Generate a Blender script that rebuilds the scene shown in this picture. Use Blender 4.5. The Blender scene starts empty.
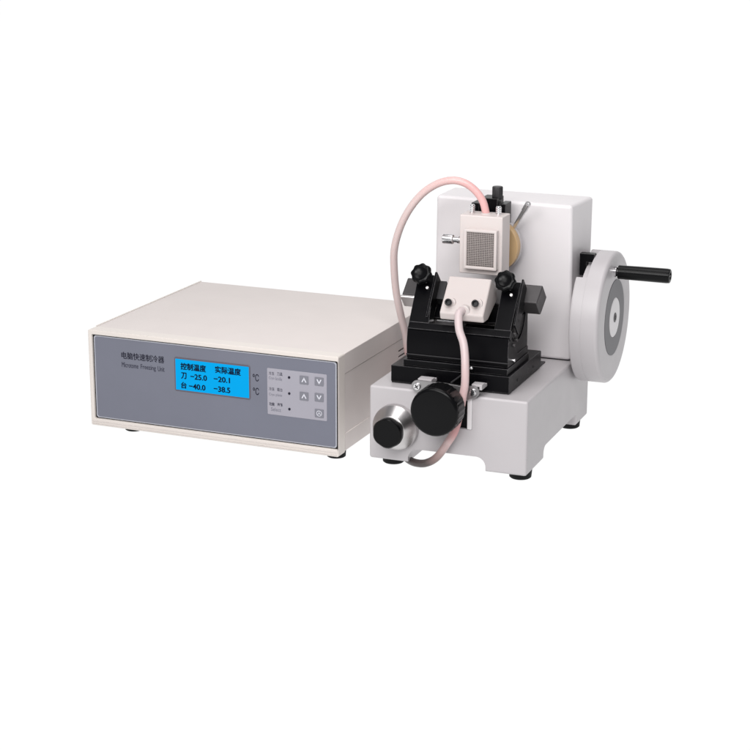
import bpy, bmesh, math, random
import numpy as np
from mathutils import Vector, Matrix
random.seed(4)
PI = math.pi
scene = bpy.context.scene
C = scene.collection

# ------------------------------------------------------------------ materials
def mat(name, color, rough=0.5, metal=0.0, bump=0.0, bscale=900.0, var=0.0, vscale=25.0, rvar=0.0,
        emit=None, estr=0.0, coat=0.0, edge=None, sss=0.0, sss_col=None, aniso=None, spec=0.5):
    m = bpy.data.materials.new(name); m.use_nodes = True
    nt = m.node_tree; N = nt.nodes; L = nt.links
    b = N['Principled BSDF']
    b.inputs['Base Color'].default_value = (*color, 1)
    b.inputs['Roughness'].default_value = rough
    b.inputs['Metallic'].default_value = metal
    b.inputs['Coat Weight'].default_value = coat
    b.inputs['Specular IOR Level'].default_value = spec
    tc = N.new('ShaderNodeTexCoord')
    if sss:
        b.inputs['Subsurface Weight'].default_value = sss
        b.inputs['Subsurface Radius'].default_value = (0.004, 0.0016, 0.0013)
    if emit:
        b.inputs['Emission Color'].default_value = (*emit, 1)
        b.inputs['Emission Strength'].default_value = estr
    if var:
        n = N.new('ShaderNodeTexNoise'); n.inputs['Scale'].default_value = vscale; n.inputs['Detail'].default_value = 4
        L.new(tc.outputs['Object'], n.inputs['Vector'])
        r = N.new('ShaderNodeMapRange'); r.inputs['From Min'].default_value = 0.3; r.inputs['From Max'].default_value = 0.7
        r.inputs['To Min'].default_value = 1 - var; r.inputs['To Max'].default_value = 1 + var
        L.new(n.outputs['Fac'], r.inputs['Value'])
        x = N.new('ShaderNodeMix'); x.data_type = 'RGBA'; x.blend_type = 'MULTIPLY'; x.inputs['Factor'].default_value = 1
        x.inputs[6].default_value = (*color, 1)
        L.new(r.outputs['Result'], x.inputs[7]); L.new(x.outputs[2], b.inputs['Base Color'])
    if edge:                      # edge highlights painted into the base colour
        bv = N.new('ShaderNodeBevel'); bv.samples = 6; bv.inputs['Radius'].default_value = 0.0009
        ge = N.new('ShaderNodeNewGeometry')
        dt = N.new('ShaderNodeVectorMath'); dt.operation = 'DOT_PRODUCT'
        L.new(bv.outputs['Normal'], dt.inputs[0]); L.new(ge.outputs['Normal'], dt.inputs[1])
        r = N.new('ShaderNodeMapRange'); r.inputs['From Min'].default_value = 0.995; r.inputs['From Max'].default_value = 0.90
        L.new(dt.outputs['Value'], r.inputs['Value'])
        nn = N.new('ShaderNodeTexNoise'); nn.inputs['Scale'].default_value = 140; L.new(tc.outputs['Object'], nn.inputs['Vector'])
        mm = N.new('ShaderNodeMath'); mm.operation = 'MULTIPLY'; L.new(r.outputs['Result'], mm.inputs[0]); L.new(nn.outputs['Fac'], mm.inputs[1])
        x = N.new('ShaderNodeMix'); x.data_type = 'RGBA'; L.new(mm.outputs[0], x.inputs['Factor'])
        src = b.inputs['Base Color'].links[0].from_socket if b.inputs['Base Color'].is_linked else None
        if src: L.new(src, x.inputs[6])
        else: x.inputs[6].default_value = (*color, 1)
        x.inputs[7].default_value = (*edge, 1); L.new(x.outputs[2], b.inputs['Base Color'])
    if rvar:
        n = N.new('ShaderNodeTexNoise'); n.inputs['Scale'].default_value = 60; n.inputs['Detail'].default_value = 5
        L.new(tc.outputs['Object'], n.inputs['Vector'])
        r = N.new('ShaderNodeMapRange'); r.inputs['To Min'].default_value = max(0.03, rough - rvar); r.inputs['To Max'].default_value = rough + rvar
        L.new(n.outputs['Fac'], r.inputs['Value']); L.new(r.outputs['Result'], b.inputs['Roughness'])
    if bump:
        n = N.new('ShaderNodeTexNoise'); n.inputs['Scale'].default_value = bscale; n.inputs['Detail'].default_value = 2
        L.new(tc.outputs['Object'], n.inputs['Vector'])
        u = N.new('ShaderNodeBump'); u.inputs['Strength'].default_value = bump; u.inputs['Distance'].default_value = 0.0006
        L.new(n.outputs['Fac'], u.inputs['Height']); L.new(u.outputs['Normal'], b.inputs['Normal'])
    return m

M = {}
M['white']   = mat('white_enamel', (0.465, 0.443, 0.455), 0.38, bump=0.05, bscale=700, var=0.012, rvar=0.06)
M['house']   = mat('white_enamel_lit_copy', (0.70, 0.672, 0.685), 0.36, bump=0.04, bscale=700, var=0.012, rvar=0.05)  # same enamel as the base, made paler to stand in for stronger light
M['cover']   = mat('beige_powder_coat', (0.635, 0.583, 0.562), 0.5, bump=0.10, bscale=1100, var=0.015)
M['frame']   = mat('cream_plastic', (0.65, 0.60, 0.562), 0.38, bump=0.04, bscale=900, var=0.01)
M['panel']   = mat('blue_grey_panel', (0.142, 0.148, 0.188), 0.36, bump=0.03, bscale=1500, var=0.03, vscale=18, rvar=0.05)
M['pad']     = mat('pale_grey_keypad', (0.315, 0.305, 0.35), 0.45, var=0.015)
M['key']     = mat('grey_key', (0.175, 0.175, 0.205), 0.45, var=0.02)
M['keymark'] = mat('white_print', (0.62, 0.62, 0.68), 0.5, var=0.01)
M['ink']     = mat('dark_ink', (0.018, 0.018, 0.03), 0.7, var=0.05, spec=0.1)
M['softink'] = mat('grey_ink', (0.04, 0.04, 0.06), 0.7, spec=0.1, var=0.05)
M['padink']  = mat('faded_ink', (0.15, 0.15, 0.185), 0.6, var=0.05)
M['border']  = mat('display_edge', (0.10, 0.085, 0.105), 0.4, var=0.05)
M['inset']   = mat('panel_edge_grey', (0.40, 0.41, 0.46), 0.4, var=0.03)
M['screen']  = mat('lit_blue_screen', (0.0, 0.05, 0.08), 0.6, var=0.01, spec=0.05, emit=(0.0, 0.375, 0.85), estr=0.92)
M['lcdink']  = mat('screen_dark_text', (0.0, 0.006, 0.025), 0.6, var=0.02, spec=0.1)
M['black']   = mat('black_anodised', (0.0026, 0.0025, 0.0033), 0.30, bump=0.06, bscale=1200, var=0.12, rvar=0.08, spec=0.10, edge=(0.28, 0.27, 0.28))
M['blacksatin'] = mat('black_satin_plastic', (0.003, 0.003, 0.0035), 0.25, bump=0.03, bscale=900, var=0.10, rvar=0.06, spec=0.15)
M['rubber']  = mat('black_rubber', (0.005, 0.005, 0.0055), 0.6, bump=0.15, bscale=700, var=0.1, spec=0.2)
M['dark']    = mat('dark_recess', (0.004, 0.004, 0.005), 0.6, var=0.1, spec=0.15)
M['greymetal'] = mat('grey_blued_steel', (0.062, 0.058, 0.06), 0.42, metal=0.4, bump=0.05, bscale=900, var=0.10, rvar=0.08)
M['charcoal'] = mat('charcoal_plate', (0.026, 0.025, 0.027), 0.40, bump=0.05, bscale=900, var=0.10, spec=0.3)
M['chrome']  = mat('chrome', (0.78, 0.77, 0.78), 0.16, metal=1.0, var=0.03, rvar=0.06)
M['satin']   = mat('brushed_steel', (0.62, 0.60, 0.60), 0.30, metal=1.0, bump=0.08, bscale=600, var=0.05, rvar=0.08)
M['brass']   = mat('brass', (0.62, 0.42, 0.22), 0.5, metal=0.1, bump=0.05, bscale=500, var=0.05)
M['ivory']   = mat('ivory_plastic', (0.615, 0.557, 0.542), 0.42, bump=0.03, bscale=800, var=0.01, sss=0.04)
M['ivory_dimmed'] = mat('ivory_plastic_dimmed', (0.525, 0.47, 0.457), 0.45, bump=0.03, bscale=800, var=0.012, sss=0.04)  # same ivory darkened to offset the strong light on the slanted face
M['lever']   = mat('lever_steel', (0.72, 0.71, 0.72), 0.22, metal=0.75, var=0.03)
M['bracket'] = mat('stamped_steel', (0.36, 0.35, 0.355), 0.34, metal=0.85, bump=0.06, bscale=500, var=0.05, rvar=0.08)
M['gridbar'] = mat('grid_metal', (0.40, 0.355, 0.34), 0.42, metal=0.2, var=0.10, vscale=300)
M['gridhole'] = mat('grid_dark', (0.075, 0.060, 0.058), 0.6, var=0.10, vscale=300)
M['disc']    = mat('grey_label', (0.125, 0.122, 0.132), 0.5, bump=0.03, var=0.03)
M['hub']     = mat('pale_hub', (0.72, 0.70, 0.71), 0.42, var=0.02)

def hose_mat(name, c1, c2, axis_from, axis_to, mid):
    m = bpy.data.materials.new(name); m.use_nodes = True
    nt = m.node_tree; N = nt.nodes; L = nt.links; b = N['Principled BSDF']
    b.inputs['Roughness'].default_value = 0.36
    b.inputs['Subsurface Weight'].default_value = 0.12
    b.inputs['Subsurface Radius'].default_value = (0.004, 0.0016, 0.0013)
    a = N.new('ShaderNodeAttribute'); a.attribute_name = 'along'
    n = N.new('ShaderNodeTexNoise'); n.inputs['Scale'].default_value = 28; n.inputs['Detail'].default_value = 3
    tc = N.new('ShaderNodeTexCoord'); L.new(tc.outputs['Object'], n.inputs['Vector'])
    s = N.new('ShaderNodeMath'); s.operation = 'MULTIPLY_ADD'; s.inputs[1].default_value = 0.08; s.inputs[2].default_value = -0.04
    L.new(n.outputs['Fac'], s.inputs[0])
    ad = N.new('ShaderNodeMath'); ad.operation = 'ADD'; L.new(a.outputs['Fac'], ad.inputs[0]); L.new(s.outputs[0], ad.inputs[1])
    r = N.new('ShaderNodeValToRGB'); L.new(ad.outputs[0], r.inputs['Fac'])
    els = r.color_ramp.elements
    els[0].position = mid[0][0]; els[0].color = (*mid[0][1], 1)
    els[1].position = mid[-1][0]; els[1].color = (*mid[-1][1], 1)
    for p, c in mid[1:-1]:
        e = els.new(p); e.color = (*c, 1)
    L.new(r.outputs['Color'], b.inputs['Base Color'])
    return m
PINK = (0.70, 0.40, 0.39); PALE = (0.62, 0.49, 0.475); SHELL = (0.60, 0.49, 0.48); ROSE = (0.62, 0.32, 0.32); TAIL_SHADE = (0.035, 0.027, 0.026)
M['hose_a'] = hose_mat('pink_silicone_loop', 0, 0, 0, 0, [(0.0, (0.72, 0.42, 0.41)), (0.2, PINK), (0.42, PALE), (0.68, SHELL), (0.80, SHELL), (0.9, ROSE), (1.0, ROSE)])
M['hose_b'] = hose_mat('pink_silicone_drop', 0, 0, 0, 0, [(0.0, (0.54, 0.46, 0.465)), (0.28, (0.56, 0.46, 0.46)), (0.5, (0.60, 0.42, 0.42)), (0.62, ROSE), (0.68, (0.60, 0.44, 0.43)), (0.745, (0.26, 0.18, 0.17)), (0.80, (0.06, 0.045, 0.043)), (1.0, TAIL_SHADE)])  # dark tail end is shade painted into the ramp

# ------------------------------------------------------------------ frames and objects
class Frame:
    def __init__(s, x, y, a): s.x, s.y, s.a = x, y, a
    def world(s, p):
        ca, sa = math.cos(s.a), math.sin(s.a)
        return Vector((s.x + p[0]*ca - p[1]*sa, s.y + p[0]*sa + p[1]*ca, p[2]))
FA = Frame(-0.33586, 2.08221, -0.39534)      # freezing controller
FM = Frame(-0.00628, 1.95902, -0.37283)      # microtome

def thing(name, label, cat, fr, base, group=None):
    o = bpy.data.objects.new(name, None); C.objects.link(o)
    o.empty_display_size = 0.02
    o.location = fr.world(base); o.rotation_euler = (0, 0, fr.a)
    o['label'] = label; o['category'] = cat
    if group: o['group'] = group
    o_base[o.name] = Vector(base)
    return o
o_base = {}
def root_base(o):
    while o.parent: o = o.parent
    return o_base[o.name]

def finish(bm, sharp=None):
    bmesh.ops.remove_doubles(bm, verts=bm.verts, dist=1e-6)
    bmesh.ops.recalc_face_normals(bm, faces=bm.faces)

def obj(name, bm, mats, parent, bevel=0.0, seg=2, ang=28, smooth=True, normals=True, label=None):
    finish(bm)
    if bevel:
        es = [e for e in bm.edges if len(e.link_faces) == 2 and e.calc_face_angle(0) > math.radians(ang)]
        bmesh.ops.bevel(bm, geom=es, offset=bevel, segments=seg, affect='EDGES', profile=0.5, clamp_overlap=True)
    b = root_base(parent)
    bmesh.ops.translate(bm, verts=bm.verts, vec=-b)
    me = bpy.data.meshes.new(name); bm.to_mesh(me); bm.free()
    for m in (mats if isinstance(mats, (list, tuple)) else [mats]): me.materials.append(m)
    if smooth:
        me.polygons.foreach_set('use_smooth', [True]*len(me.polygons))
        me.set_sharp_from_angle(angle=math.radians(42))
    o = bpy.data.objects.new(name, me); C.objects.link(o); o.parent = parent
    if smooth and normals:
        w = o.modifiers.new('wn', 'WEIGHTED_NORMAL'); w.keep_sharp = True; w.weight = 80
    if label: o['label'] = label
    return o

def B(): return bmesh.new()
def hexa(bm, p, mi=0):            # p: 8 points, bottom 4 ccw, top 4 ccw
    v = [bm.verts.new(q) for q in p]
    fs = [(3, 2, 1, 0), (4, 5, 6, 7), (0, 1, 5, 4), (1, 2, 6, 5), (2, 3, 7, 6), (3, 0, 4, 7)]
    for f in fs:
        g = bm.faces.new([v[i] for i in f]); g.material_index = mi
def box(bm, u0, u1, v0, v1, z0, z1, mi=0):
    hexa(bm, [(u0, v0, z0), (u1, v0, z0), (u1, v1, z0), (u0, v1, z0), (u0, v0, z1), (u1, v0, z1), (u1, v1, z1), (u0, v1, z1)], mi)
def prism(bm, pts, fn, t0, t1, mi=0):   # pts 2-D, fn(a,b,t)->3-D
    A = [bm.verts.new(fn(a, b, t0)) for a, b in pts]; D = [bm.verts.new(fn(a, b, t1)) for a, b in pts]
    n = len(pts)
    bm.faces.new(A).material_index = mi; bm.faces.new(D[::-1]).material_index = mi
    for i in range(n):
        bm.faces.new((A[i], D[i], D[(i+1) % n], A[(i+1) % n])).material_index = mi
AX_U = lambda a, b, t: (t, a, b)      # profile (v,z), along u
AX_V = lambda a, b, t: (a, t, b)      # profile (u,z), along v
AX_Z = lambda a, b, t: (a, b, t)
def basis(ax):
    ax = Vector(ax).normalized()
    t = Vector((0, 0, 1)) if abs(ax.z) < 0.9 else Vector((1, 0, 0))
    e1 = ax.cross(t).normalized(); e2 = ax.cross(e1).normalized()
    return ax, e1, e2
def lathe(bm, o, ax, prof, seg=48, a0=0.0, a1=2*PI, e=None, mi=0, rf=None):
    """prof: list (r,h) along axis; closed by end discs where r>0"""
    o = Vector(o); ax, e1, e2 = basis(ax)
    if e: e1, e2 = Vector(e[0]), Vector(e[1])
    full = abs(a1-a0-2*PI) < 1e-6
    n = seg if full else seg+1
    rings = []
    for r, h in prof:
        if r < 1e-9: rings.append([bm.verts.new(o+ax*h)]); continue
        ring = []
        for i in range(n):
            a = a0+(a1-a0)*i/seg
            rr = r*(rf(a) if rf else 1)
            ring.append(bm.verts.new(o+ax*h+(e1*math.cos(a)+e2*math.sin(a))*rr))
        rings.append(ring)
    for p, q in zip(rings, rings[1:]):
        m = seg if full else seg
        for i in range(m):
            j = (i+1) % n
            if len(p) == 1 and len(q) == 1: continue
            if len(p) == 1: f = bm.faces.new((p[0], q[i], q[j]))
            elif len(q) == 1: f = bm.faces.new((p[i], q[0], p[j]))
            else: f = bm.faces.new((p[i], q[i], q[j], p[j]))
            f.material_index = mi
    if full:
        for ring in (rings[0], rings[-1]):
            if len(ring) > 1: bm.faces.new(ring).material_index = mi
    else:                            # flat radial caps
        for k in (0, -1):
            c = [r[0] if len(r) == 1 else r[k] for r in rings]
            bm.faces.new(c).material_index = mi
def cyl(bm, p0, p1, r0, r1=None, seg=32, ch=0.0, mi=0):
    p0, p1 = Vector(p0), Vector(p1); L = (p1-p0).length; r1 = r0 if r1 is None else r1
    pr = [(r0, 0), (r1, L)] if not ch else [(r0-ch, 0), (r0, ch), (r1, L-ch), (r1-ch, L)]
    lathe(bm, p0, p1-p0, pr, seg, mi=mi)
def catmull(pts, sub=10):
    P = [Vector(p) for p in pts]; P = [2*P[0]-P[1]]+P+[2*P[-1]-P[-2]]; out = []
    for i in range(1, len(P)-2):
        for k in range(sub):
            t = k/sub
            out.append(0.5*((2*P[i])+(P[i+1]-P[i-1])*t+(2*P[i-1]-5*P[i]+4*P[i+1]-P[i+2])*t*t+(3*P[i]-P[i-1]-3*P[i+1]+P[i+2])*t**3))
    out.append(P[-2]); return out
def tube(bm, pts, r, seg=20, layer=None):
    n = len(pts); rings = []; e1 = None
    for i, p in enumerate(pts):
        t = (pts[min(i+1, n-1)]-pts[max(i-1, 0)]).normalized()
        if e1 is None: e1 = basis(t)[1]
        e1 = (e1-t*e1.dot(t)).normalized(); e2 = t.cross(e1)
        ring = []
        for k in range(seg):
            a = 2*PI*k/seg
            v = bm.verts.new(p+(e1*math.cos(a)+e2*math.sin(a))*r)
            if layer: v[layer] = i/(n-1)
            ring.append(v)
        rings.append(ring)
    for p, q in zip(rings, rings[1:]):
        for k in range(seg): bm.faces.new((p[k], p[(k+1) % seg], q[(k+1) % seg], q[k]))
    bm.faces.new(rings[0]); bm.faces.new(rings[-1][::-1])
def rrect(a0, a1, b0, b1, r, n=6):
    out = []
    for cx, cy, s in ((a1-r, b0+r, -PI/2), (a1-r, b1-r, 0), (a0+r, b1-r, PI/2), (a0+r, b0+r, PI)):
        for k in range(n+1):
            t = s+PI/2*k/n; out.append((cx+r*math.cos(t), cy+r*math.sin(t)))
    return out
def boolean_cut(bm, cutters):
    """subtract each cutter bmesh from bm, returns a new bmesh"""
    finish(bm)
    for c in cutters:
        finish(c)
        ma = bpy.data.meshes.new('tmp_a'); bm.to_mesh(ma); bm.free()
        mb = bpy.data.meshes.new('tmp_b'); c.to_mesh(mb); c.free()
        oa = bpy.data.objects.new('tmp_a', ma); ob = bpy.data.objects.new('tmp_b', mb)
        C.objects.link(oa); C.objects.link(ob)
        md = oa.modifiers.new('b', 'BOOLEAN'); md.operation = 'DIFFERENCE'; md.object = ob; md.solver = 'EXACT'
        dg = bpy.context.evaluated_depsgraph_get(); dg.update()
        ev = oa.evaluated_get(dg); me = ev.to_mesh()
        bm = bmesh.new(); bm.from_mesh(me); ev.to_mesh_clear()
        bpy.data.objects.remove(oa); bpy.data.objects.remove(ob)
        bpy.data.meshes.remove(ma); bpy.data.meshes.remove(mb)
    return bm
def text_bm(bm, s, u0, u1, z0, z1, v, thick=0.0, mi=0, depth=0.00012):
    """text fitted to the rectangle u0..u1, z0..z1, standing on the plane v (facing -v)"""
    cu = bpy.data.curves.new('tmp_text', 'FONT'); cu.body = s; cu.size = 1.0; cu.offset = thick; cu.resolution_u = 4
    ot = bpy.data.objects.new('tmp_text', cu); C.objects.link(ot)
    dg = bpy.context.evaluated_depsgraph_get(); dg.update()
    me = bpy.data.meshes.new_from_object(ot.evaluated_get(dg))
    co = [x.co.copy() for x in me.vertices]
    x0 = min(c.x for c in co); x1 = max(c.x for c in co); y0 = min(c.y for c in co); y1 = max(c.y for c in co)
    vs = [bm.verts.new((u0+(c.x-x0)/(x1-x0)*(u1-u0), v-depth, z0+(c.y-y0)/(y1-y0)*(z1-z0))) for c in co]
    for p in me.polygons:
        try: bm.faces.new([vs[i] for i in p.vertices]).material_index = mi
        except ValueError: pass
    bpy.data.objects.remove(ot); bpy.data.curves.remove(cu); bpy.data.meshes.remove(me)
def textobj(name, items, m, parent, v, thick=0.0, bold=0.0):
    bm = B()
    for it in items:
        s, u0, u1, z0, z1 = it
        offs = [(0, 0)] if not bold else [(-bold, 0), (bold, 0), (0, bold*0.7), (0, -bold*0.7)]
        for k, (du, dz) in enumerate(offs):      # heavier strokes: layered impressions, 0.01 mm apart
            text_bm(bm, s, u0+du, u1+du, z0+dz, z1+dz, v, thick, 0, 0.00012+0.00001*k)
    for f in bm.faces:
        f.normal_update()
        if f.normal.y > 0: f.normal_flip()
    b = root_base(parent); bmesh.ops.translate(bm, verts=bm.verts, vec=-b)
    me = bpy.data.meshes.new(name); bm.to_mesh(me); bm.free(); me.materials.append(m)
    o = bpy.data.objects.new(name, me); C.objects.link(o); o.parent = parent
    return o

# ------------------------------------------------------------------ backdrop: white sweep, glow added to keep it pure white and shadowless
def backdrop():
    bm = B()
    prof = [(0.2, 0.0), (3.4, 0.0)]
    for k in range(1, 13):
        t = PI/2*k/12; prof.append((3.4+0.9*math.sin(t), 0.9-0.9*math.cos(t)))
    prof.append((4.3, 2.4))
    L = [bm.verts.new((-3.2, y, z)) for y, z in prof]; R = [bm.verts.new((3.2, y, z)) for y, z in prof]
    for i in range(len(prof)-1): bm.faces.new((L[i], R[i], R[i+1], L[i+1]))
    m = mat('white_glow_sweep', (0.02, 0.02, 0.02), 0.9, var=0.01, emit=(1, 1, 1), estr=1.0, spec=0.0)
    me = bpy.data.meshes.new('backdrop'); bm.to_mesh(me); bm.free(); me.materials.append(m)
    me.polygons.foreach_set('use_smooth', [True]*len(me.polygons))
    o = bpy.data.objects.new('backdrop', me); C.objects.link(o)
    o['kind'] = 'structure'; o['label'] = 'seamless bright white backdrop sweeping under and behind the instruments'
    o['category'] = 'backdrop'
backdrop()

# ------------------------------------------------------------------ freezing controller
def controller():
    W, D, Z0, Z1 = 0.32, 0.2804, 0.010, 0.1263
    t = thing('freezing_controller', 'low beige control box with grey front panel and lit blue display, left of the microtome',
              'control box', FA, (W/2, D/2, 0))
    # lower chassis with vent slots cut in its right side
    bm = B(); box(bm, 0.0012, W-0.0012, 0.0185, D, 0.0115, 0.1018)
    cut = []
    for z in (0.0885, 0.0815, 0.0745, 0.0675):
        c = B(); prism(c, rrect(0.181, 0.252, z-0.0011, z+0.0011, 0.001), AX_U, W-0.005, W+0.01); cut.append(c)
    bm = boolean_cut(bm, cut)
    ch = obj('chassis', bm, M['cover'], t, 0.0006, 1, 50)
    bm = B()
    for z in (0.0885, 0.0815, 0.0745, 0.0675): box(bm, W-0.0049, W-0.0036, 0.1812, 0.2518, z-0.001, z+0.001)
    obj('vent', bm, M['dark'], ch, 0)
    # folded top cover that laps over the chassis
    bm = B(); box(bm, 0.0004, W-0.0004, 0.0188, D+0.001, 0.1020, 0.1257)
    obj('top_cover', bm, M['cover'], t, 0.0012, 2)
    bm = B(); box(bm, 0.0004, W-0.0004, 0.0188, D+0.001, 0.0117, 0.0325)
    obj('lower_trim', bm, M['cover'], t, 0.0007, 1)
    # thin raised lip along the left edge of the lid
    bm = B(); box(bm, -0.0004, 0.0014, 0.0189, D+0.001, 0.1256, 0.1268)
    obj('lid_edge', bm, M['frame'], t, 0.0004, 1)
    # front frame: ring
    bm = B(); prism(bm, rrect(0, W, Z0, Z1, 0.0022), AX_V, 0.0, 0.0184)
    c = B(); prism(c, rrect(0.0048, 0.3185, 0.0185, 0.1208, 0.0012), AX_V, -0.01, 0.012)
    bm = boolean_cut(bm, [c]); 
    fr = obj('front_frame', bm, M['frame'], t, 0.0013, 3, 50)
    bm = B(); box(bm, 0.002, W-0.002, -0.0006, 0.001, 0.0150, 0.0156); box(bm, 0.002, W-0.002, -0.0008, 0.001, 0.0122, 0.0127)
    obj('trim_line', bm, M['cover'], fr, 0.0002, 1)
    # grey panel with a pale raised rim
    bm = B(); prism(bm, rrect(0.0076, 0.3155, 0.0207, 0.1185, 0.003), AX_V, 0.0022, 0.006)
    pn = obj('front_panel', bm, M['panel'], t, 0.0003, 1)
    bm = B(); prism(bm, rrect(0.0064, 0.3167, 0.0196, 0.1195, 0.003), AX_V, 0.0024, 0.006)
    obj('panel_edge', bm, M['inset'], pn, 0.0002, 1)
    bm = B(); prism(bm, rrect(0.0049, 0.3184, 0.0186, 0.1207, 0.0012), AX_V, 0.0034, 0.008)
    obj('panel_gap_shade', bm, M['dark'], pn, 0)  # dark sheet behind the panel stands in for shade in the gap
    P = 0.0022
    textobj('printed_title', [('电脑快速制冷器', 0.0430, 0.0995, 0.0951, 0.1034)], M['ink'], pn, P, 0.003, 0.00012)
    textobj('printed_subtitle', [('Microtome', 0.0432, 0.0650, 0.0851, 0.0910), ('Freezing', 0.0683, 0.0882, 0.0838, 0.0910), ('Unit', 0.0908, 0.0996, 0.0851, 0.0910)], M['softink'], pn, P, 0.0, 0.00008)
    textobj('degree_mark', [('℃', 0.2133, 0.2207, 0.0868, 0.0952)], M['ink'], pn, P, 0.0, 0.00012)
    textobj('degree_mark', [('℃', 0.2133, 0.2207, 0.0708, 0.0792)], M['ink'], pn, P, 0.0, 0.00012)
    # display
    bm = B(); prism(bm, rrect(0.1130, 0.2100, 0.0643, 0.1045, 0.0022), AX_V, P-0.0007, P+0.001)
    ds = obj('display', bm, M['border'], t, 0.0003, 1)
    bm = B(); box(bm, 0.1146, 0.2086, P-0.0009, P, 0.0660, 0.1028)
    obj('screen', bm, M['screen'], ds, 0)
    textobj('screen_text', [('控制温度', 0.1215, 0.1540, 0.0907, 0.0987), ('实际温度', 0.1660, 0.1985, 0.0915, 0.0995),
                            ('刀', 0.1218, 0.1286, 0.0797, 0.0872), ('−25.0', 0.1340, 0.1550, 0.0805, 0.0868),
                            ('−20.1', 0.1640, 0.1845, 0.0811, 0.0873),
                            ('台', 0.1215, 0.1285, 0.0684, 0.0759), ('−40.0', 0.1318, 0.1528, 0.0688, 0.0751),
                            ('−38.5', 0.1638, 0.1846, 0.0693, 0.0756)], M['lcdink'], ds, P-0.0009, 0.004, 0.00034)
    # keypad plate
    bm = B(); prism(bm, rrect(0.2314, 0.3050, 0.0500, 0.1042, 0.0012), AX_V, P-0.0003, P+0.001)
    kp = obj('keypad', bm, M['pad'], t, 0.0001, 1)
    K = P-0.0003
    def button(u, z, kind):
        h = 0.0054
        bm = B(); prism(bm, rrect(u-h, u+h, z-h+0.0006, z+h-0.0006, 0.0007), AX_V, K-0.0005, K+0.0005)
        for f in bm.faces: f.material_index = 0
        vv = K-0.0006
        def seg(a, b, w=0.0006):
            d = Vector((b[0]-a[0], b[1]-a[1])); d.normalize(); n = Vector((-d.y, d.x))*w
            q = [(a[0]+n.x, a[1]+n.y), (b[0]+n.x, b[1]+n.y), (b[0]-n.x, b[1]-n.y), (a[0]-n.x, a[1]-n.y)]
            prism(bm, q, AX_V, vv, vv+0.0003, 1)
        if kind == 'ring':
            for k in range(14):
                a = 2*PI*k/14; b = 2*PI*(k+1)/14
                seg((u+0.0031*math.cos(a), z+0.0031*math.sin(a)), (u+0.0031*math.cos(b), z+0.0031*math.sin(b)), 0.0003)
            for k in range(3):
                a = PI/2+2*PI*k/3
                seg((u, z), (u+0.0021*math.cos(a), z+0.0021*math.sin(a)), 0.0003)
        else:
            s = 1 if kind == 'up' else -1
            seg((u-0.0025, z-0.0025*s), (u+0.00035, z+0.0027*s)); seg((u-0.00035, z+0.0027*s), (u+0.0025, z-0.0025*s))
        obj('push_button', bm, [M['key'], M['keymark']], kp, 0)
    button(0.2773, 0.0949, 'up'); button(0.2958, 0.0952, 'down')
    button(0.2772, 0.0761, 'up'); button(0.2957, 0.0768, 'down')
    button(0.2957, 0.0582, 'ring')
    for z in (0.0959, 0.0772, 0.0589):
        bm = B(); lathe(bm, (0.2588, K+0.0003, z), (0, -1, 0), [(0.00155, 0), (0.0014, 0.0008), (0.0008, 0.0011), (0, 0.0012)], 20)
        obj('indicator_light', bm, M['ink'], kp, 0)
    textobj('printed_label', [('冷冻', 0.2335, 0.2403, 0.0962, 0.1003), ('刀具', 0.2438, 0.2506, 0.0964, 0.1005)], M['softink'], kp, K, 0.004)
    textobj('printed_label', [('Cryo', 0.2335, 0.2405, 0.0905, 0.0945), ('knife', 0.2420, 0.2500, 0.0908, 0.0947)], M['padink'], kp, K)
    textobj('printed_label', [('冷冻', 0.2335, 0.2403, 0.0780, 0.0821), ('载台', 0.2438, 0.2504, 0.0782, 0.0823)], M['softink'], kp, K, 0.004)
    textobj('printed_label', [('Cryo', 0.2335, 0.2405, 0.0713, 0.0753), ('plate', 0.2420, 0.2498, 0.0714, 0.0754)], M['padink'], kp, K)
    textobj('printed_label', [('功能', 0.2335, 0.2403, 0.0603, 0.0644), ('选择', 0.2436, 0.2504, 0.0605, 0.0646)], M['softink'], kp, K, 0.02)
    textobj('printed_label', [('Select', 0.2358, 0.2482, 0.0543, 0.0585)], M['padink'], kp, K)
    for u, v in ((0.0400, 0.031), (0.3035, 0.031), (0.0400, 0.25), (0.300, 0.25)):
        bm = B(); lathe(bm, (u, v, 0.0003), (0, 0, 1), [(0.0098, 0), (0.0108, 0.0008), (0.0115, 0.0115)], 36)
        obj('foot', bm, M['rubber'], t, 0)
controller()

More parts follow.
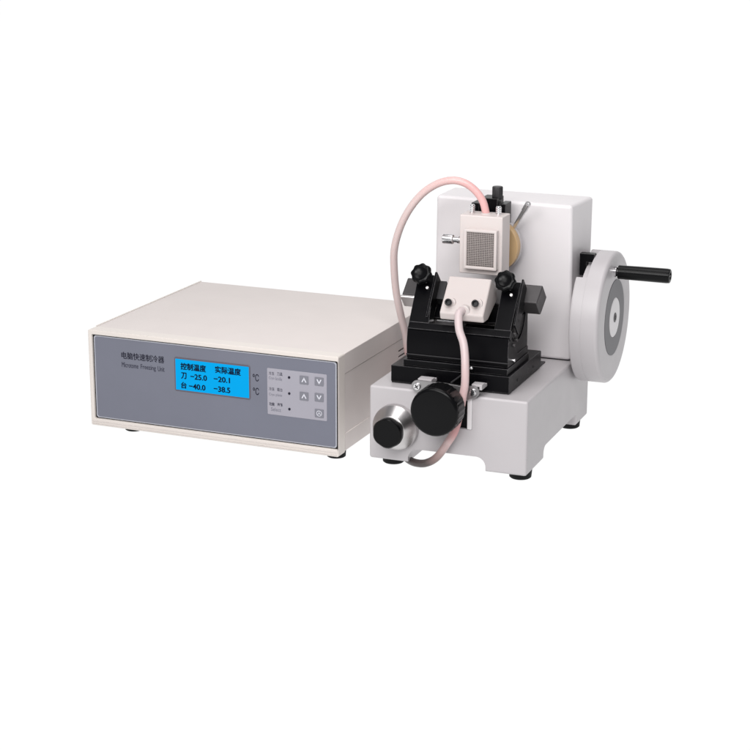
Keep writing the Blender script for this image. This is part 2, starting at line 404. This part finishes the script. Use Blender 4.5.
# ------------------------------------------------------------------ rotary microtome
def microtome():
    W, D, Z0, Z1 = 0.1832, 0.254, 0.0101, 0.0945
    t = thing('rotary_microtome', 'white bench microtome with tall housing, side handwheel and two black front knobs',
              'microtome', FM, (W/2, D/2, 0))
    # base casting, arched on all sides, with a slot in the front face
    bm = B(); box(bm, 0, W, 0, D, Z0, Z1)
    es = [e for e in bm.edges]
    bmesh.ops.bevel(bm, geom=es, offset=0.0028, segments=4, affect='EDGES', profile=0.5)
    c1 = B(); prism(c1, rrect(0.0462, 0.1366, -0.06, 0.0262, 0.011, 8), AX_V, -0.02, D+0.02)
    c2 = B(); prism(c2, rrect(0.0655, 0.2050, -0.06, 0.0250, 0.009, 8), AX_U, -0.02, W+0.02)
    c3 = B(); box(c3, 0.0985, 0.1204, -0.01, 0.022, 0.0562, 0.11)
    bm = boolean_cut(bm, [c1, c2, c3])
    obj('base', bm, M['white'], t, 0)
    bm = B(); box(bm, 0.0990, 0.1200, 0.004, 0.0215, 0.0566, 0.0940)
    obj('feed_slot', bm, M['dark'], t, 0)
    bm = B(); box(bm, 0.1150, 0.1202, -0.0012, 0.004, 0.0566, 0.0945)
    obj('slot_rail', bm, M['hub'], t, 0.0004, 1)
    bm = B(); box(bm, 0.0188, 0.1545, 0.020, 0.1640, 0.0943, 0.0962)
    obj('dark_under_plate', bm, M['charcoal'], t, 0.0004, 1)  # thin dark strip under and behind the base plate
    # housing
    bm = B()
    hexa(bm, [(0.0113, 0.180, 0.0950), (0.1800, 0.180, 0.0950), (0.1808, 0.2535, 0.0950), (0.0107, 0.2535, 0.0950),
              (0.0118, 0.1830, 0.2785), (0.1772, 0.1770, 0.2778), (0.1845, 0.2440, 0.2782), (0.0112, 0.2470, 0.2778)])
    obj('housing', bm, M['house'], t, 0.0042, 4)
    bm = B(); box(bm, 0.0128, 0.1785, 0.1815, 0.2520, 0.0940, 0.0953)
    obj('housing_seam_plate', bm, M['charcoal'], t, 0)  # dark inset plate in the seam under the housing
    # feet
    for u, v in ((0.0198, 0.0250), (0.1690, 0.0255), (0.0198, 0.2300), (0.1680, 0.2290)):
        bm = B(); lathe(bm, (u, v, 0.0002), (0, 0, 1), [(0.0108, 0), (0.0122, 0.0012), (0.0138, 0.0175 if v < .1 else 0.018)], 40)
        obj('rubber_foot', bm, M['rubber'], t, 0)
    # --- handwheel, axis +u
    wc = (0.0, 0.2150, 0.1430); R = 0.0770
    e = ((0, -1, 0), (0, 0, 1))         # angle 0 = towards the front, 90 deg = up
    bm = B()
    lathe(bm, wc, (1, 0, 0), [(0.040, 0.2010), (R-0.0005, 0.2010), (R, 0.2016), (R, 0.2175), (R-0.0008, 0.2195), (R-0.0028, 0.2212), (R-0.006, 0.2217), (0.0465, 0.2217), (0.045, 0.2212)], 128, e=e)
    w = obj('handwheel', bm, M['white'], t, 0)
    bm = B()
    a0, a1 = math.radians(100), math.radians(360+47)
    lathe(bm, wc, (1, 0, 0), [(0.0, 0.1875), (R-0.003, 0.1875), (R-0.0008, 0.1883), (R, 0.1900), (R, 0.2013), (0.0, 0.2013)], 112, a0, a1, e=e)
    lathe(bm, wc, (1, 0, 0), [(0.0660, 0.1925), (0.0660, 0.2013)], 112, e=e)
    obj('rim_guard', bm, M['white'], w, 0)
    bm = B(); lathe(bm, wc, (1, 0, 0), [(0.0445, 0.2195), (0.0445, 0.2218), (0.0235, 0.2218), (0.0235, 0.2205)], 96, e=e)
    obj('label_ring', bm, M['disc'], w, 0)
    bm = B(); lathe(bm, wc, (1, 0, 0), [(0.0232, 0.2200), (0.0232, 0.2216), (0.0222, 0.2223), (0, 0.2223)], 64, e=e)
    obj('hub_cap', bm, M['hub'], w, 0)
    bm = B(); lathe(bm, wc, (1, 0, 0), [(0.0058, 0.2221), (0.0058, 0.2226), (0.0050, 0.2231), (0.0030, 0.2231), (0.0028, 0.2224), (0, 0.2224)], 32, e=e)
    obj('hub_screw', bm, M['greymetal'], w, 0)
    bm = B(); lathe(bm, wc, (1, 0, 0), [(0.020, 0.1780), (0.020, 0.1900)], 40, e=e)
    obj('axle', bm, M['satin'], w, 0)
    hc = (0.0, 0.2070, 0.1990)
    bm = B(); lathe(bm, hc, (1, 0, 0), [(0.0062, 0.2210), (0.0062, 0.2245), (0.0048, 0.2255), (0.0048, 0.2275)], 36, e=e)
    obj('handle_collar', bm, M['chrome'], w, 0)
    bm = B(); lathe(bm, hc, (1, 0, 0), [(0.0072, 0.2262), (0.0080, 0.2268), (0.0080, 0.2300), (0.0083, 0.2500), (0.0085, 0.2830), (0.0081, 0.2862), (0.0070, 0.2870), (0.0046, 0.2870), (0.0044, 0.2855), (0.0, 0.2855)], 40, e=e)
    obj('crank_handle', bm, M['blacksatin'], w, 0)
    bm = B(); box(bm, 0.2856, 0.2866, 0.2033, 0.2107, 0.1983, 0.1997)
    obj('handle_screw_slot', bm, M['greymetal'], w, 0)
    # black L-shaped wheel lock sitting in the notch of the rim
    bm = B()
    prism(bm, [(0.1835, 0.1945), (0.1920, 0.1945), (0.1920, 0.2106), (0.2009, 0.2106), (0.2009, 0.2204), (0.1835, 0.2204)], AX_V, 0.1930, 0.2030)
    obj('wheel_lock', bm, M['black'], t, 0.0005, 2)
    # --- coarse knob (black) on the front
    kc = (0.0915, 0, 0.0850)
    r8 = lambda a: 1.0+0.006*(1 if math.sin(a*30) > 0 else -1)
    bm = B()
    lathe(bm, kc, (0, -1, 0), [(0.0242, 0.0185), (0.0270, 0.0195), (0.0273, 0.0215), (0.0273, 0.0400)], 240, rf=r8)
    lathe(bm, kc, (0, -1, 0), [(0.0269, 0.0395), (0.0272, 0.0405), (0.0268, 0.0430), (0.0253, 0.0446), (0.0235, 0.0450), (0.0, 0.0440)], 96)
    kn = obj('feed_knob', bm, M['blacksatin'], t, 0, normals=False)
    bm = B(); lathe(bm, kc, (0, -1, 0), [(0.016, 0.0005), (0.016, 0.019)], 48)
    obj('knob_shaft', bm, M['charcoal'], kn, 0)
    # bracket with two screwed ears behind the knob
    pl = [(0.0512+0.0, 0.0)]
    def arc(cx, cz, r, a, b, n=10): return [(cx+r*math.cos(math.radians(a+(b-a)*k/n)), cz+r*math.sin(math.radians(a+(b-a)*k/n))) for k in range(n+1)]
    out = arc(0.0580, 0.1003, 0.0068, 95, 250)+arc(0.0915, 0.0850, 0.0205, 175, 370, 16)+arc(0.1222, 0.1003, 0.0068, -70, 85)+[(0.108, 0.1056), (0.0905, 0.1068), (0.072, 0.1068)]
    bm = B(); prism(bm, out, AX_V, -0.0045, -0.0006)
    br = obj('feed_bracket', bm, M['bracket'], t, 0.0006, 2)
    for u in (0.0580, 0.1222):
        bm = B(); lathe(bm, (u, -0.0045, 0.1003), (0, -1, 0), [(0.0042, -0.001), (0.0042, 0.0014), (0.0036, 0.0021), (0, 0.0024)], 28)
        for k in range(2):
            a = 0.6+k*PI/2; d = Vector((math.cos(a), 0, math.sin(a)))*0.0026; n = Vector((-math.sin(a), 0, math.cos(a)))*0.0005
            p = Vector((u, 0, 0.1003)); q = [p+d+n, p+d-n, p-d-n, p-d+n]
            prism(bm, [(x.x, x.z) for x in q], AX_V, -0.0072, -0.0055, 1)
        obj('bracket_screw', bm, [M['chrome'], M['charcoal']], br, 0)
    for u0, u1 in ((0.0575, 0.0735), (0.1195, 0.1315)):
        bm = B(); box(bm, u0, u1, -0.0012, 0.0100, 0.1058, 0.1085); box(bm, u1-0.003, u1, -0.0016, 0.0172, 0.1025, 0.1062)
        obj('gib_block', bm, M['white'], br, 0.0006, 2)
    # lock pin with bright ball end leaning over the base plate
    bm = B(); cyl(bm, (0.0915, 0.0120, 0.1035), (0.1125, 0.0160, 0.1207), 0.0011, seg=16)
    lp = obj('lock_pin', bm, M['charcoal'], t, 0)
    bm = B(); bmesh.ops.create_uvsphere(bm, u_segments=20, v_segments=12, radius=0.0021, matrix=Matrix.Translation((0.1135, 0.0155, 0.1216)))
    obj('pin_ball', bm, M['chrome'], lp, 0)
    # --- fine knob: chrome cone with faceted black cap
    fc = (0.0322, 0, 0.0500)
    bm = B(); lathe(bm, fc, (0, -1, 0), [(0.0255, 0.0002), (0.0262, 0.0008), (0.0262, 0.0050), (0.0255, 0.0062), (0.0170, 0.0185), (0.0155, 0.0190), (0.0, 0.0190)], 96)
    fk = obj('fine_knob', bm, M['satin'], t, 0)
    r6 = lambda a: 1.0-0.045*abs(math.cos(3*a))**3
    bm = B(); lathe(bm, fc, (0, -1, 0), [(0.0150, 0.0175), (0.0162, 0.0185), (0.0172, 0.0240), (0.0172, 0.0285), (0.0158, 0.0302), (0.0, 0.0306)], 72, rf=r6)
    obj('knob_cap', bm, M['blacksatin'], fk, 0)
    # --- specimen clamp: brass disc, lever, black jaws behind the freezing block
    bm = B(); lathe(bm, (0.0925, 0, 0.2300), (0, 1, 0), [(0.0288, 0.1480), (0.0300, 0.1490), (0.0300, 0.1590), (0.0288, 0.1600)], 96)
    cd = obj('clamp_disc', bm, M['brass'], t, 0)
    bm = B(); lathe(bm, (0.0925, 0, 0.2300), (0, 1, 0), [(0.0306, 0.1592), (0.0314, 0.1598), (0.0314, 0.1625), (0.0220, 0.1630), (0.0220, 0.1830)], 96)
    obj('disc_flange', bm, M['white'], cd, 0)
    a, b = Vector((0.1120, 0.1640, 0.2480)), Vector((0.1365, 0.1400, 0.2840)); d = (b-a).normalized()
    bm = B(); lathe(bm, a, d, [(0.0027, 0), (0.0027, 0.0365), (0.0034, 0.0370), (0.0034, (b-a).length-0.0006), (0.0029, (b-a).length), (0.0012, (b-a).length), (0.0010, (b-a).length-0.0012), (0, (b-a).length-0.0012)], 28)
    obj('clamp_lever', bm, M['lever'], t, 0)
    bm = B(); box(bm, 0.0730, 0.1055, 0.1290, 0.1480, 0.2130, 0.2640); box(bm, 0.0800, 0.1000, 0.1400, 0.1640, 0.2600, 0.2866)
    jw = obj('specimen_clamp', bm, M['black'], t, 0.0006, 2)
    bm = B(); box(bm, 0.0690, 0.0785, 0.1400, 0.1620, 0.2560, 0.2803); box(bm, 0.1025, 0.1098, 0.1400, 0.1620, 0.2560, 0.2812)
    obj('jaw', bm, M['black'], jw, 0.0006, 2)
    rk = lambda a: 1.0+0.02*math.sin(a*26)
    bm = B(); lathe(bm, (0.0962, 0.1520, 0), (0, 0, 1), [(0.0052, 0.2842), (0.0060, 0.2850), (0.0060, 0.2978), (0.0054, 0.2988), (0, 0.2990)], 130, rf=rk)
    tk = obj('thumb_knob', bm, M['charcoal'], t, 0, normals=False)
    bm = B(); lathe(bm, (0.0968, 0.1520, 0), (0, 0, 1), [(0.0030, 0.2700), (0.0030, 0.2845)], 24)
    obj('knob_stem', bm, M['greymetal'], tk, 0)
microtome()

# ------------------------------------------------------------------ knife holder (black)
O = Vector((0, 0.030, 0.159)); ES = Vector((0, 0.7071, 0.7071)); EN = Vector((0, -0.7071, 0.7071))
def S(u, s, n): return tuple(Vector((u, 0, 0))+O+ES*s+EN*n)
def sbox(bm, ub0, ub1, ut0, ut1, s0, s1, n0, n1, mi=0):
    hexa(bm, [S(ub0, s0, n1), S(ub1, s0, n1), S(ub1, s0, n0), S(ub0, s0, n0), S(ut0, s1, n1), S(ut1, s1, n1), S(ut1, s1, n0), S(ut0, s1, n0)], mi)

def knife_holder():
    t = thing('knife_holder', 'black tilting knife holder with two star knobs standing on the white microtome base', 'knife holder',
              FM, (0.088, 0.07, 0.0963))
    bm = B(); box(bm, 0.0188, 0.1562, 0.0178, 0.1400, 0.0964, 0.1150)
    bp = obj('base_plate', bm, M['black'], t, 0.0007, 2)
    for v in (0.048, 0.108):
        bm = B(); lathe(bm, (0.1558, v, 0.1040), (1, 0, 0), [(0.0017, 0), (0.0017, 0.0006), (0, 0.0006)], 18)
        obj('grub_screw', bm, M['dark'], bp, 0)
    # ledge and low hollow saddle with a curved cradle cheek at either end
    bm = B(); box(bm, 0.0320, 0.1528, 0.0215, 0.1020, 0.1152, 0.1222)
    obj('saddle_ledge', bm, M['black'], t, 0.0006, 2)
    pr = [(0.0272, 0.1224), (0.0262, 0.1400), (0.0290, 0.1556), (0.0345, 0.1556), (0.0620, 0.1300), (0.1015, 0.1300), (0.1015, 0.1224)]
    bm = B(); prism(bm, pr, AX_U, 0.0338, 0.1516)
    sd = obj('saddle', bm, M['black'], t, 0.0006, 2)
    bm = B(); box(bm, 0.0335, 0.1519, 0.0252, 0.030, 0.1268, 0.1280)
    obj('saddle_groove', bm, M['charcoal'], sd, 0.0003, 1)
    arc = [(0.066+0.0275*math.cos(a), 0.172+0.0275*math.sin(a)) for a in [math.radians(x) for x in range(228, 360, 8)]]
    for u0, u1 in ((0.0350, 0.0450), (0.1400, 0.1506)):
        bm = B(); prism(bm, [(0.042, 0.1295), (0.042, 0.148)]+arc+[(0.1015, 0.1740), (0.1015, 0.1298)], AX_U, u0, u1)
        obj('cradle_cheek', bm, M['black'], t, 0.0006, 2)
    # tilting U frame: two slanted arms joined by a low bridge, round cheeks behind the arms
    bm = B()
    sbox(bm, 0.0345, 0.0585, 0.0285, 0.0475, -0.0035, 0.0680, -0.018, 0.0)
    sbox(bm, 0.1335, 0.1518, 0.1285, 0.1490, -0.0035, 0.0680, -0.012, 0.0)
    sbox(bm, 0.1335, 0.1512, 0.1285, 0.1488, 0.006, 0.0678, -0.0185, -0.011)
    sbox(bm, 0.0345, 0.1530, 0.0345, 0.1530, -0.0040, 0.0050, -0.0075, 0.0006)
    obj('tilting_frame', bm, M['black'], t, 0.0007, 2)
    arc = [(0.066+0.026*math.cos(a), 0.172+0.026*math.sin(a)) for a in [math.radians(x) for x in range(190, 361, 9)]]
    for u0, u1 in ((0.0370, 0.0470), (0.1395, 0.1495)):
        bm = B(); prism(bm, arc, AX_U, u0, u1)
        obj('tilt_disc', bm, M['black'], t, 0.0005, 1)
    for v, z, r in ((0.047, 0.1560, 0.0026), (0.053, 0.1480, 0.0022), (0.044, 0.1440, 0.0022)):
        bm = B(); lathe(bm, (0.1490, v, z), (1, 0, 0), [(r, -0.004), (r, 0.0040), (r*0.75, 0.0048), (r*.4, 0.0048), (r*.35, 0.0036), (0, 0.0036)], 20)
        obj('side_screw', bm, M['greymetal'], t, 0)
    bm = B(); lathe(bm, (0.1500, 0.042, 0.1275), (1, 0, 0), [(0.0022, 0), (0.0022, 0.0042), (0.0016, 0.0050), (0, 0.0050)], 20)
    obj('side_screw', bm, M['chrome'], t, 0)
    # thin cover plates on the right flank of each arm
    for a, b in ((0.0478, 0.0505), (0.1492, 0.1515)):
        bm = B(); sbox(bm, a+0.004, b+0.004, a, b, 0.0120, 0.0715, -0.0185, 0.0014)
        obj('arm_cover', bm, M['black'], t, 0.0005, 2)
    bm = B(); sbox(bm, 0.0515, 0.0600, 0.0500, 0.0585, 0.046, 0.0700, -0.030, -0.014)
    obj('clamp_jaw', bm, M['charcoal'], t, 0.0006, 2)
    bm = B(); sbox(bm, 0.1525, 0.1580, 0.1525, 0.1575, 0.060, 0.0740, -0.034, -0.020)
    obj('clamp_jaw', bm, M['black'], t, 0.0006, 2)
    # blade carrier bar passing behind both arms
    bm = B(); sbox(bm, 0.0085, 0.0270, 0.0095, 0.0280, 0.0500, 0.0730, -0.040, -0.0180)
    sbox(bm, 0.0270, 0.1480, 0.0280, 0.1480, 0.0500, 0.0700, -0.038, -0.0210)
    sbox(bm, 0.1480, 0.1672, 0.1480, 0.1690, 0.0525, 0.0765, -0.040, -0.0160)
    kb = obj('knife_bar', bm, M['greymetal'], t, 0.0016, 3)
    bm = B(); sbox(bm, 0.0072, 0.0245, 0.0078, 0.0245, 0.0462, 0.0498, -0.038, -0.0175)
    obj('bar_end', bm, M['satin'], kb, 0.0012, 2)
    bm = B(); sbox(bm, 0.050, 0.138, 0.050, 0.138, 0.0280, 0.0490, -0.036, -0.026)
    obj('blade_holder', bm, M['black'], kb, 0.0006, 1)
    bm = B(); sbox(bm, 0.055, 0.134, 0.055, 0.134, 0.0230, 0.0250, -0.034, -0.024)
    obj('blade', bm, M['chrome'], kb, 0.0002, 1)
    # rest plate seen beside the block on the left
    bm = B(); sbox(bm, 0.056, 0.090, 0.052, 0.090, 0.004, 0.027, -0.030, -0.027)
    obj('rest_plate', bm, M['greymetal'], t, 0.0004, 1)
    # star knobs
    for u in (0.0380, 0.1358):
        ax = Vector((0.0, -0.86, 0.51)); c = Vector(S(u, 0.0605, 0.0085))
        star = lambda a: 1.0+0.055*math.cos(8*a)
        bm = B()
        lathe(bm, c, ax, [(0.0068, -0.002), (0.0098, 0.0006), (0.0112, 0.0022), (0.0116, 0.0040), (0.0116, 0.0078), (0.0108, 0.0094), (0.0094, 0.0100)], 96, rf=star)
        lathe(bm, c, ax, [(0.0080, 0.0085), (0.0080, 0.0104), (0.0074, 0.0112), (0.0066, 0.0104), (0.0, 0.0100)], 48)
        k = obj('star_knob', bm, M['blacksatin'], t, 0, normals=False)
        bm = B(); lathe(bm, c, ax, [(0.0036, -0.0165), (0.0036, -0.0045), (0.0062, -0.0040), (0.0062, -0.0012)], 24)
        obj('knob_screw', bm, M['chrome'], k, 0)
        bm = B(); q = Vector(S(u+0.0068, 0.0500, -0.001)); cyl(bm, q, q+EN*0.0034+Vector((0, -0.002, 0)), 0.0019, seg=20, ch=0.0004)
        obj('washer', bm, M['satin'], k, 0)
knife_holder()

# ------------------------------------------------------------------ freezing blocks
def specimen_block():
    t = thing('specimen_freezing_block', 'upright ivory freezing block with a dark square grid plate, clamped on the microtome housing',
              'freezing block', FM, (0.094, 0.114, 0.2075))
    bm = B(); box(bm, 0.0690, 0.1192, 0.1000, 0.1288, 0.2070, 0.2735)
    obj('body', bm, M['ivory'], t, 0.0013, 3)
    bm = B(); box(bm, 0.0765, 0.1150, 0.0925, 0.1005, 0.2140, 0.2590)
    c = B(); box(c, 0.0797, 0.1118, 0.085, 0.0962, 0.2172, 0.2560)
    bm = boolean_cut(bm, [c])
    obj('raised_frame', bm, M['ivory'], t, 0.0009, 2, 50)
    u0, u1, z0, z1, v = 0.0800, 0.1115, 0.2175, 0.2557, 0.0936
    bm = B(); box(bm, u0, u1, v+0.0012, v+0.0022, z0, z1, 1)
    nu, nz = 15, 19
    for i in range(nu+1):
        x = u0+(u1-u0)*i/nu; box(bm, x-0.00025, x+0.00025, v, v+0.0012, z0, z1)
    for i in range(nz+1):
        z = z0+(z1-z0)*i/nz; box(bm, u0, u1, v+0.0001, v+0.0013, z-0.00030, z+0.00030)
    obj('grid_plate', bm, [M['gridbar'], M['gridhole']], t, 0, smooth=False)
    for u in (0.0786, 0.1096):
        pr = [(0.0033, 0.2728)]
        for k in range(4):
            z = 0.2738+k*0.0022; pr += [(0.0033, z), (0.0033, z+0.0012), (0.0024, z+0.0016), (0.0024, z+0.0019)]
        pr += [(0.0028, 0.2828), (0.0022, 0.2833), (0, 0.2833)]
        bm = B(); lathe(bm, (u, 0.1150, 0), (0, 0, 1), pr, 28)
        obj('terminal_screw', bm, M['chrome'], t, 0)
    bm = B(); lathe(bm, (0, 0.1150, 0.2415), (1, 0, 0), [(0.0030, 0.0442), (0.0052, 0.0446), (0.0056, 0.0452), (0.0056, 0.0560), (0.0050, 0.0568), (0.0034, 0.0572), (0.0034, 0.0618), (0.0042, 0.0620), (0.0042, 0.0640), (0.0030, 0.0642), (0.0030, 0.0692)], 36)
    obj('side_thumbscrew', bm, M['chrome'], t, 0)
    bm = B(); lathe(bm, (0.0948, 0.1150, 0), (0, 0, 1), [(0.0058, 0.2730), (0.0056, 0.2742), (0.0047, 0.2748)], 32)
    obj('hose_inlet', bm, M['ivory'], t, 0)
specimen_block()

def knife_block():
    t = thing('knife_freezing_block', 'slanted ivory freezing block with two round sockets between the black holder arms',
              'freezing block', FM, (0.097, 0.05, 0.17))
    prof = [(0.0252, 0.1782), (0.0602, 0.2122), (0.0770, 0.2000), (0.0770, 0.1850), (0.0420, 0.1700), (0.0268, 0.1700)]
    def wedge(a, b, t): return (0.0722+(b-0.175)*(-0.035)+0.0001, a, b) if t == 0 else (0.1228+(b-0.175)*(-0.065), a, b)
    bm = B(); prism(bm, prof, wedge, 0, 1)
    obj('body', bm, M['ivory_dimmed'], t, 0.0020, 4)
    ax = Vector((0, -0.94, 0.34))
    for u, s in ((0.0815, 0.0235), (0.1120, 0.0250)):
        c = Vector(S(u, s, 0.0165))
        bm = B(); lathe(bm, c, ax, [(0.0066, -0.004), (0.0064, 0.0018), (0.0046, 0.0026), (0.0044, 0.0034)], 32)
        sk = obj('socket', bm, M['ivory_dimmed'], t, 0)
        bm = B(); lathe(bm, c, ax, [(0.0030, 0.002), (0.0034, 0.0052), (0.0040, 0.0066), (0.0040, 0.0082), (0.0033, 0.0090), (0.0026, 0.0086), (0.0024, 0.005), (0, 0.005)], 28)
        obj('socket_screw', bm, M['charcoal'], sk, 0)
    c = Vector((0.0985, 0.0315, 0.1835))
    bm = B(); lathe(bm, Vector(S(0.0995, 0.0145, 0.0165)), (-0.05, -0.9, 0.1), [(0.0072, -0.004), (0.0068, 0.0012), (0.0050, 0.0026)], 32)
    obj('hose_inlet', bm, M['ivory_dimmed'], t, 0)
knife_block()

# ------------------------------------------------------------------ hoses
def hose(pts, r, m, label, base):
    P = catmull(pts, 12)
    t = bpy.data.objects
    bm = B(); lay = bm.verts.layers.float.new('along')
    tube(bm, P, r, 24, lay)
    b = Vector(base); bmesh.ops.translate(bm, verts=bm.verts, vec=-b)
    bmesh.ops.recalc_face_normals(bm, faces=bm.faces)
    me = bpy.data.meshes.new('cooling_hose'); bm.to_mesh(me); bm.free(); me.materials.append(m)
    me.polygons.foreach_set('use_smooth', [True]*len(me.polygons))
    o = bpy.data.objects.new('cooling_hose', me); C.objects.link(o)
    o.location = FM.world(base); o.rotation_euler = (0, 0, FM.a)
    o['label'] = label; o['category'] = 'hose'; o['group'] = 'pink cooling hoses'
    return o
hose([(0.0951, 0.1150, 0.2700), (0.0949, 0.115, 0.2735), (0.0908, 0.115, 0.2874), (0.0821, 0.114, 0.2991), (0.0702, 0.112, 0.3072), (0.0557, 0.11, 0.3096), (0.0381, 0.11, 0.3044), (0.0202, 0.11, 0.2918),
      (0.0047, 0.11, 0.2725), (-0.0073, 0.112, 0.2493), (-0.0148, 0.115, 0.2238), (-0.0165, 0.12, 0.1971), (-0.0157, 0.125, 0.1709), (-0.0121, 0.13, 0.1447), (-0.0078, 0.135, 0.1202), (-0.0077, 0.142, 0.1000), (-0.009, 0.16, 0.074), (-0.010, 0.20, 0.045), (-0.010, 0.25, 0.03)],
     0.0043, M['hose_a'], 'pink hose looping from the top of the upright grid block down beside the control box', (0.03, 0.115, 0.2))
hose([(0.0995, 0.0360, 0.1815), (0.0985, 0.0280, 0.1820), (0.0969, 0.0190, 0.1792), (0.1010, 0.009, 0.1654), (0.1082, 0.002, 0.1532), (0.1119, -0.003, 0.1407), (0.1143, -0.008, 0.1252), (0.1151, -0.0108, 0.1105),
      (0.1136, -0.0118, 0.099), (0.1107, -0.0120, 0.0815), (0.1053, -0.0125, 0.0582), (0.0968, -0.012, 0.0426), (0.0839, -0.01, 0.0238), (0.069, -0.004, 0.0132), (0.0538, 0.004, 0.0092), (0.0404, 0.016, 0.0082), (0.030, 0.032, 0.0075)],
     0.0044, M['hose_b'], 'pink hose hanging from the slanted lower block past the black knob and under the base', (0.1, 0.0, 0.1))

# ------------------------------------------------------------------ camera (matched to the photograph)
f, pitch, roll, h = 1.83755, 0.27119, 0.00215, 0.65069
cam = bpy.data.cameras.new('camera'); co = bpy.data.objects.new('camera', cam); C.objects.link(co)
fw = Vector((0, math.cos(pitch), -math.sin(pitch))); r = Vector((1, 0, 0)); up = r.cross(fw)
r2 = math.cos(roll)*r+math.sin(roll)*up; u2 = -math.sin(roll)*r+math.cos(roll)*up
mw = Matrix((r2, u2, -fw)).transposed().to_4x4(); mw.translation = Vector((0, 0, h)); co.matrix_world = mw
cam.sensor_width = 36; cam.sensor_fit = 'HORIZONTAL'; cam.lens = 36*f*1000/750
cam.clip_start = 0.05; cam.clip_end = 100
scene.camera = co

# ------------------------------------------------------------------ lamps and world
def area(name, loc, target, sx, sy, power, col=(1, 1, 1)):
    l = bpy.data.lights.new(name, 'AREA'); l.shape = 'RECTANGLE'; l.size = sx; l.size_y = sy; l.energy = power; l.color = col
    o = bpy.data.objects.new(name, l); C.objects.link(o); o.location = loc
    o.rotation_euler = (Vector(target)-Vector(loc)).to_track_quat('-Z', 'Y').to_euler()
    return o
area('key_softbox', (-0.28, 1.55, 0.80), (0.05, 2.08, 0.17), 0.5, 0.5, 2.8, (1.0, 0.985, 0.97))
area('top_fill', (0.1, 2.0, 1.9), (0.05, 2.0, 0.1), 1.3, 0.9, 11, (1.0, 0.98, 0.975))  # added overhead fill to lift the top faces
area('front_fill', (-0.5, 0.5, 0.95), (0.05, 2.05, 0.15), 0.8, 0.6, 12.5, (1.0, 0.99, 0.985))  # added frontal fill, brightens the lower housing front
area('right_fill', (0.18, 0.7, 1.3), (0.1, 2.08, 0.13), 0.6, 0.6, 12, (1.0, 0.99, 0.985))  # added fill from the right for the foot of the housing
w = bpy.data.worlds.new('World'); scene.world = w; w.use_nodes = True
bg = w.node_tree.nodes['Background']; bg.inputs['Color'].default_value = (0.95, 0.95, 1.0, 1); bg.inputs['Strength'].default_value = 0.2
scene.view_settings.view_transform = 'Standard'; scene.view_settings.look = 'None'
scene.view_settings.exposure = 0; scene.view_settings.gamma = 1
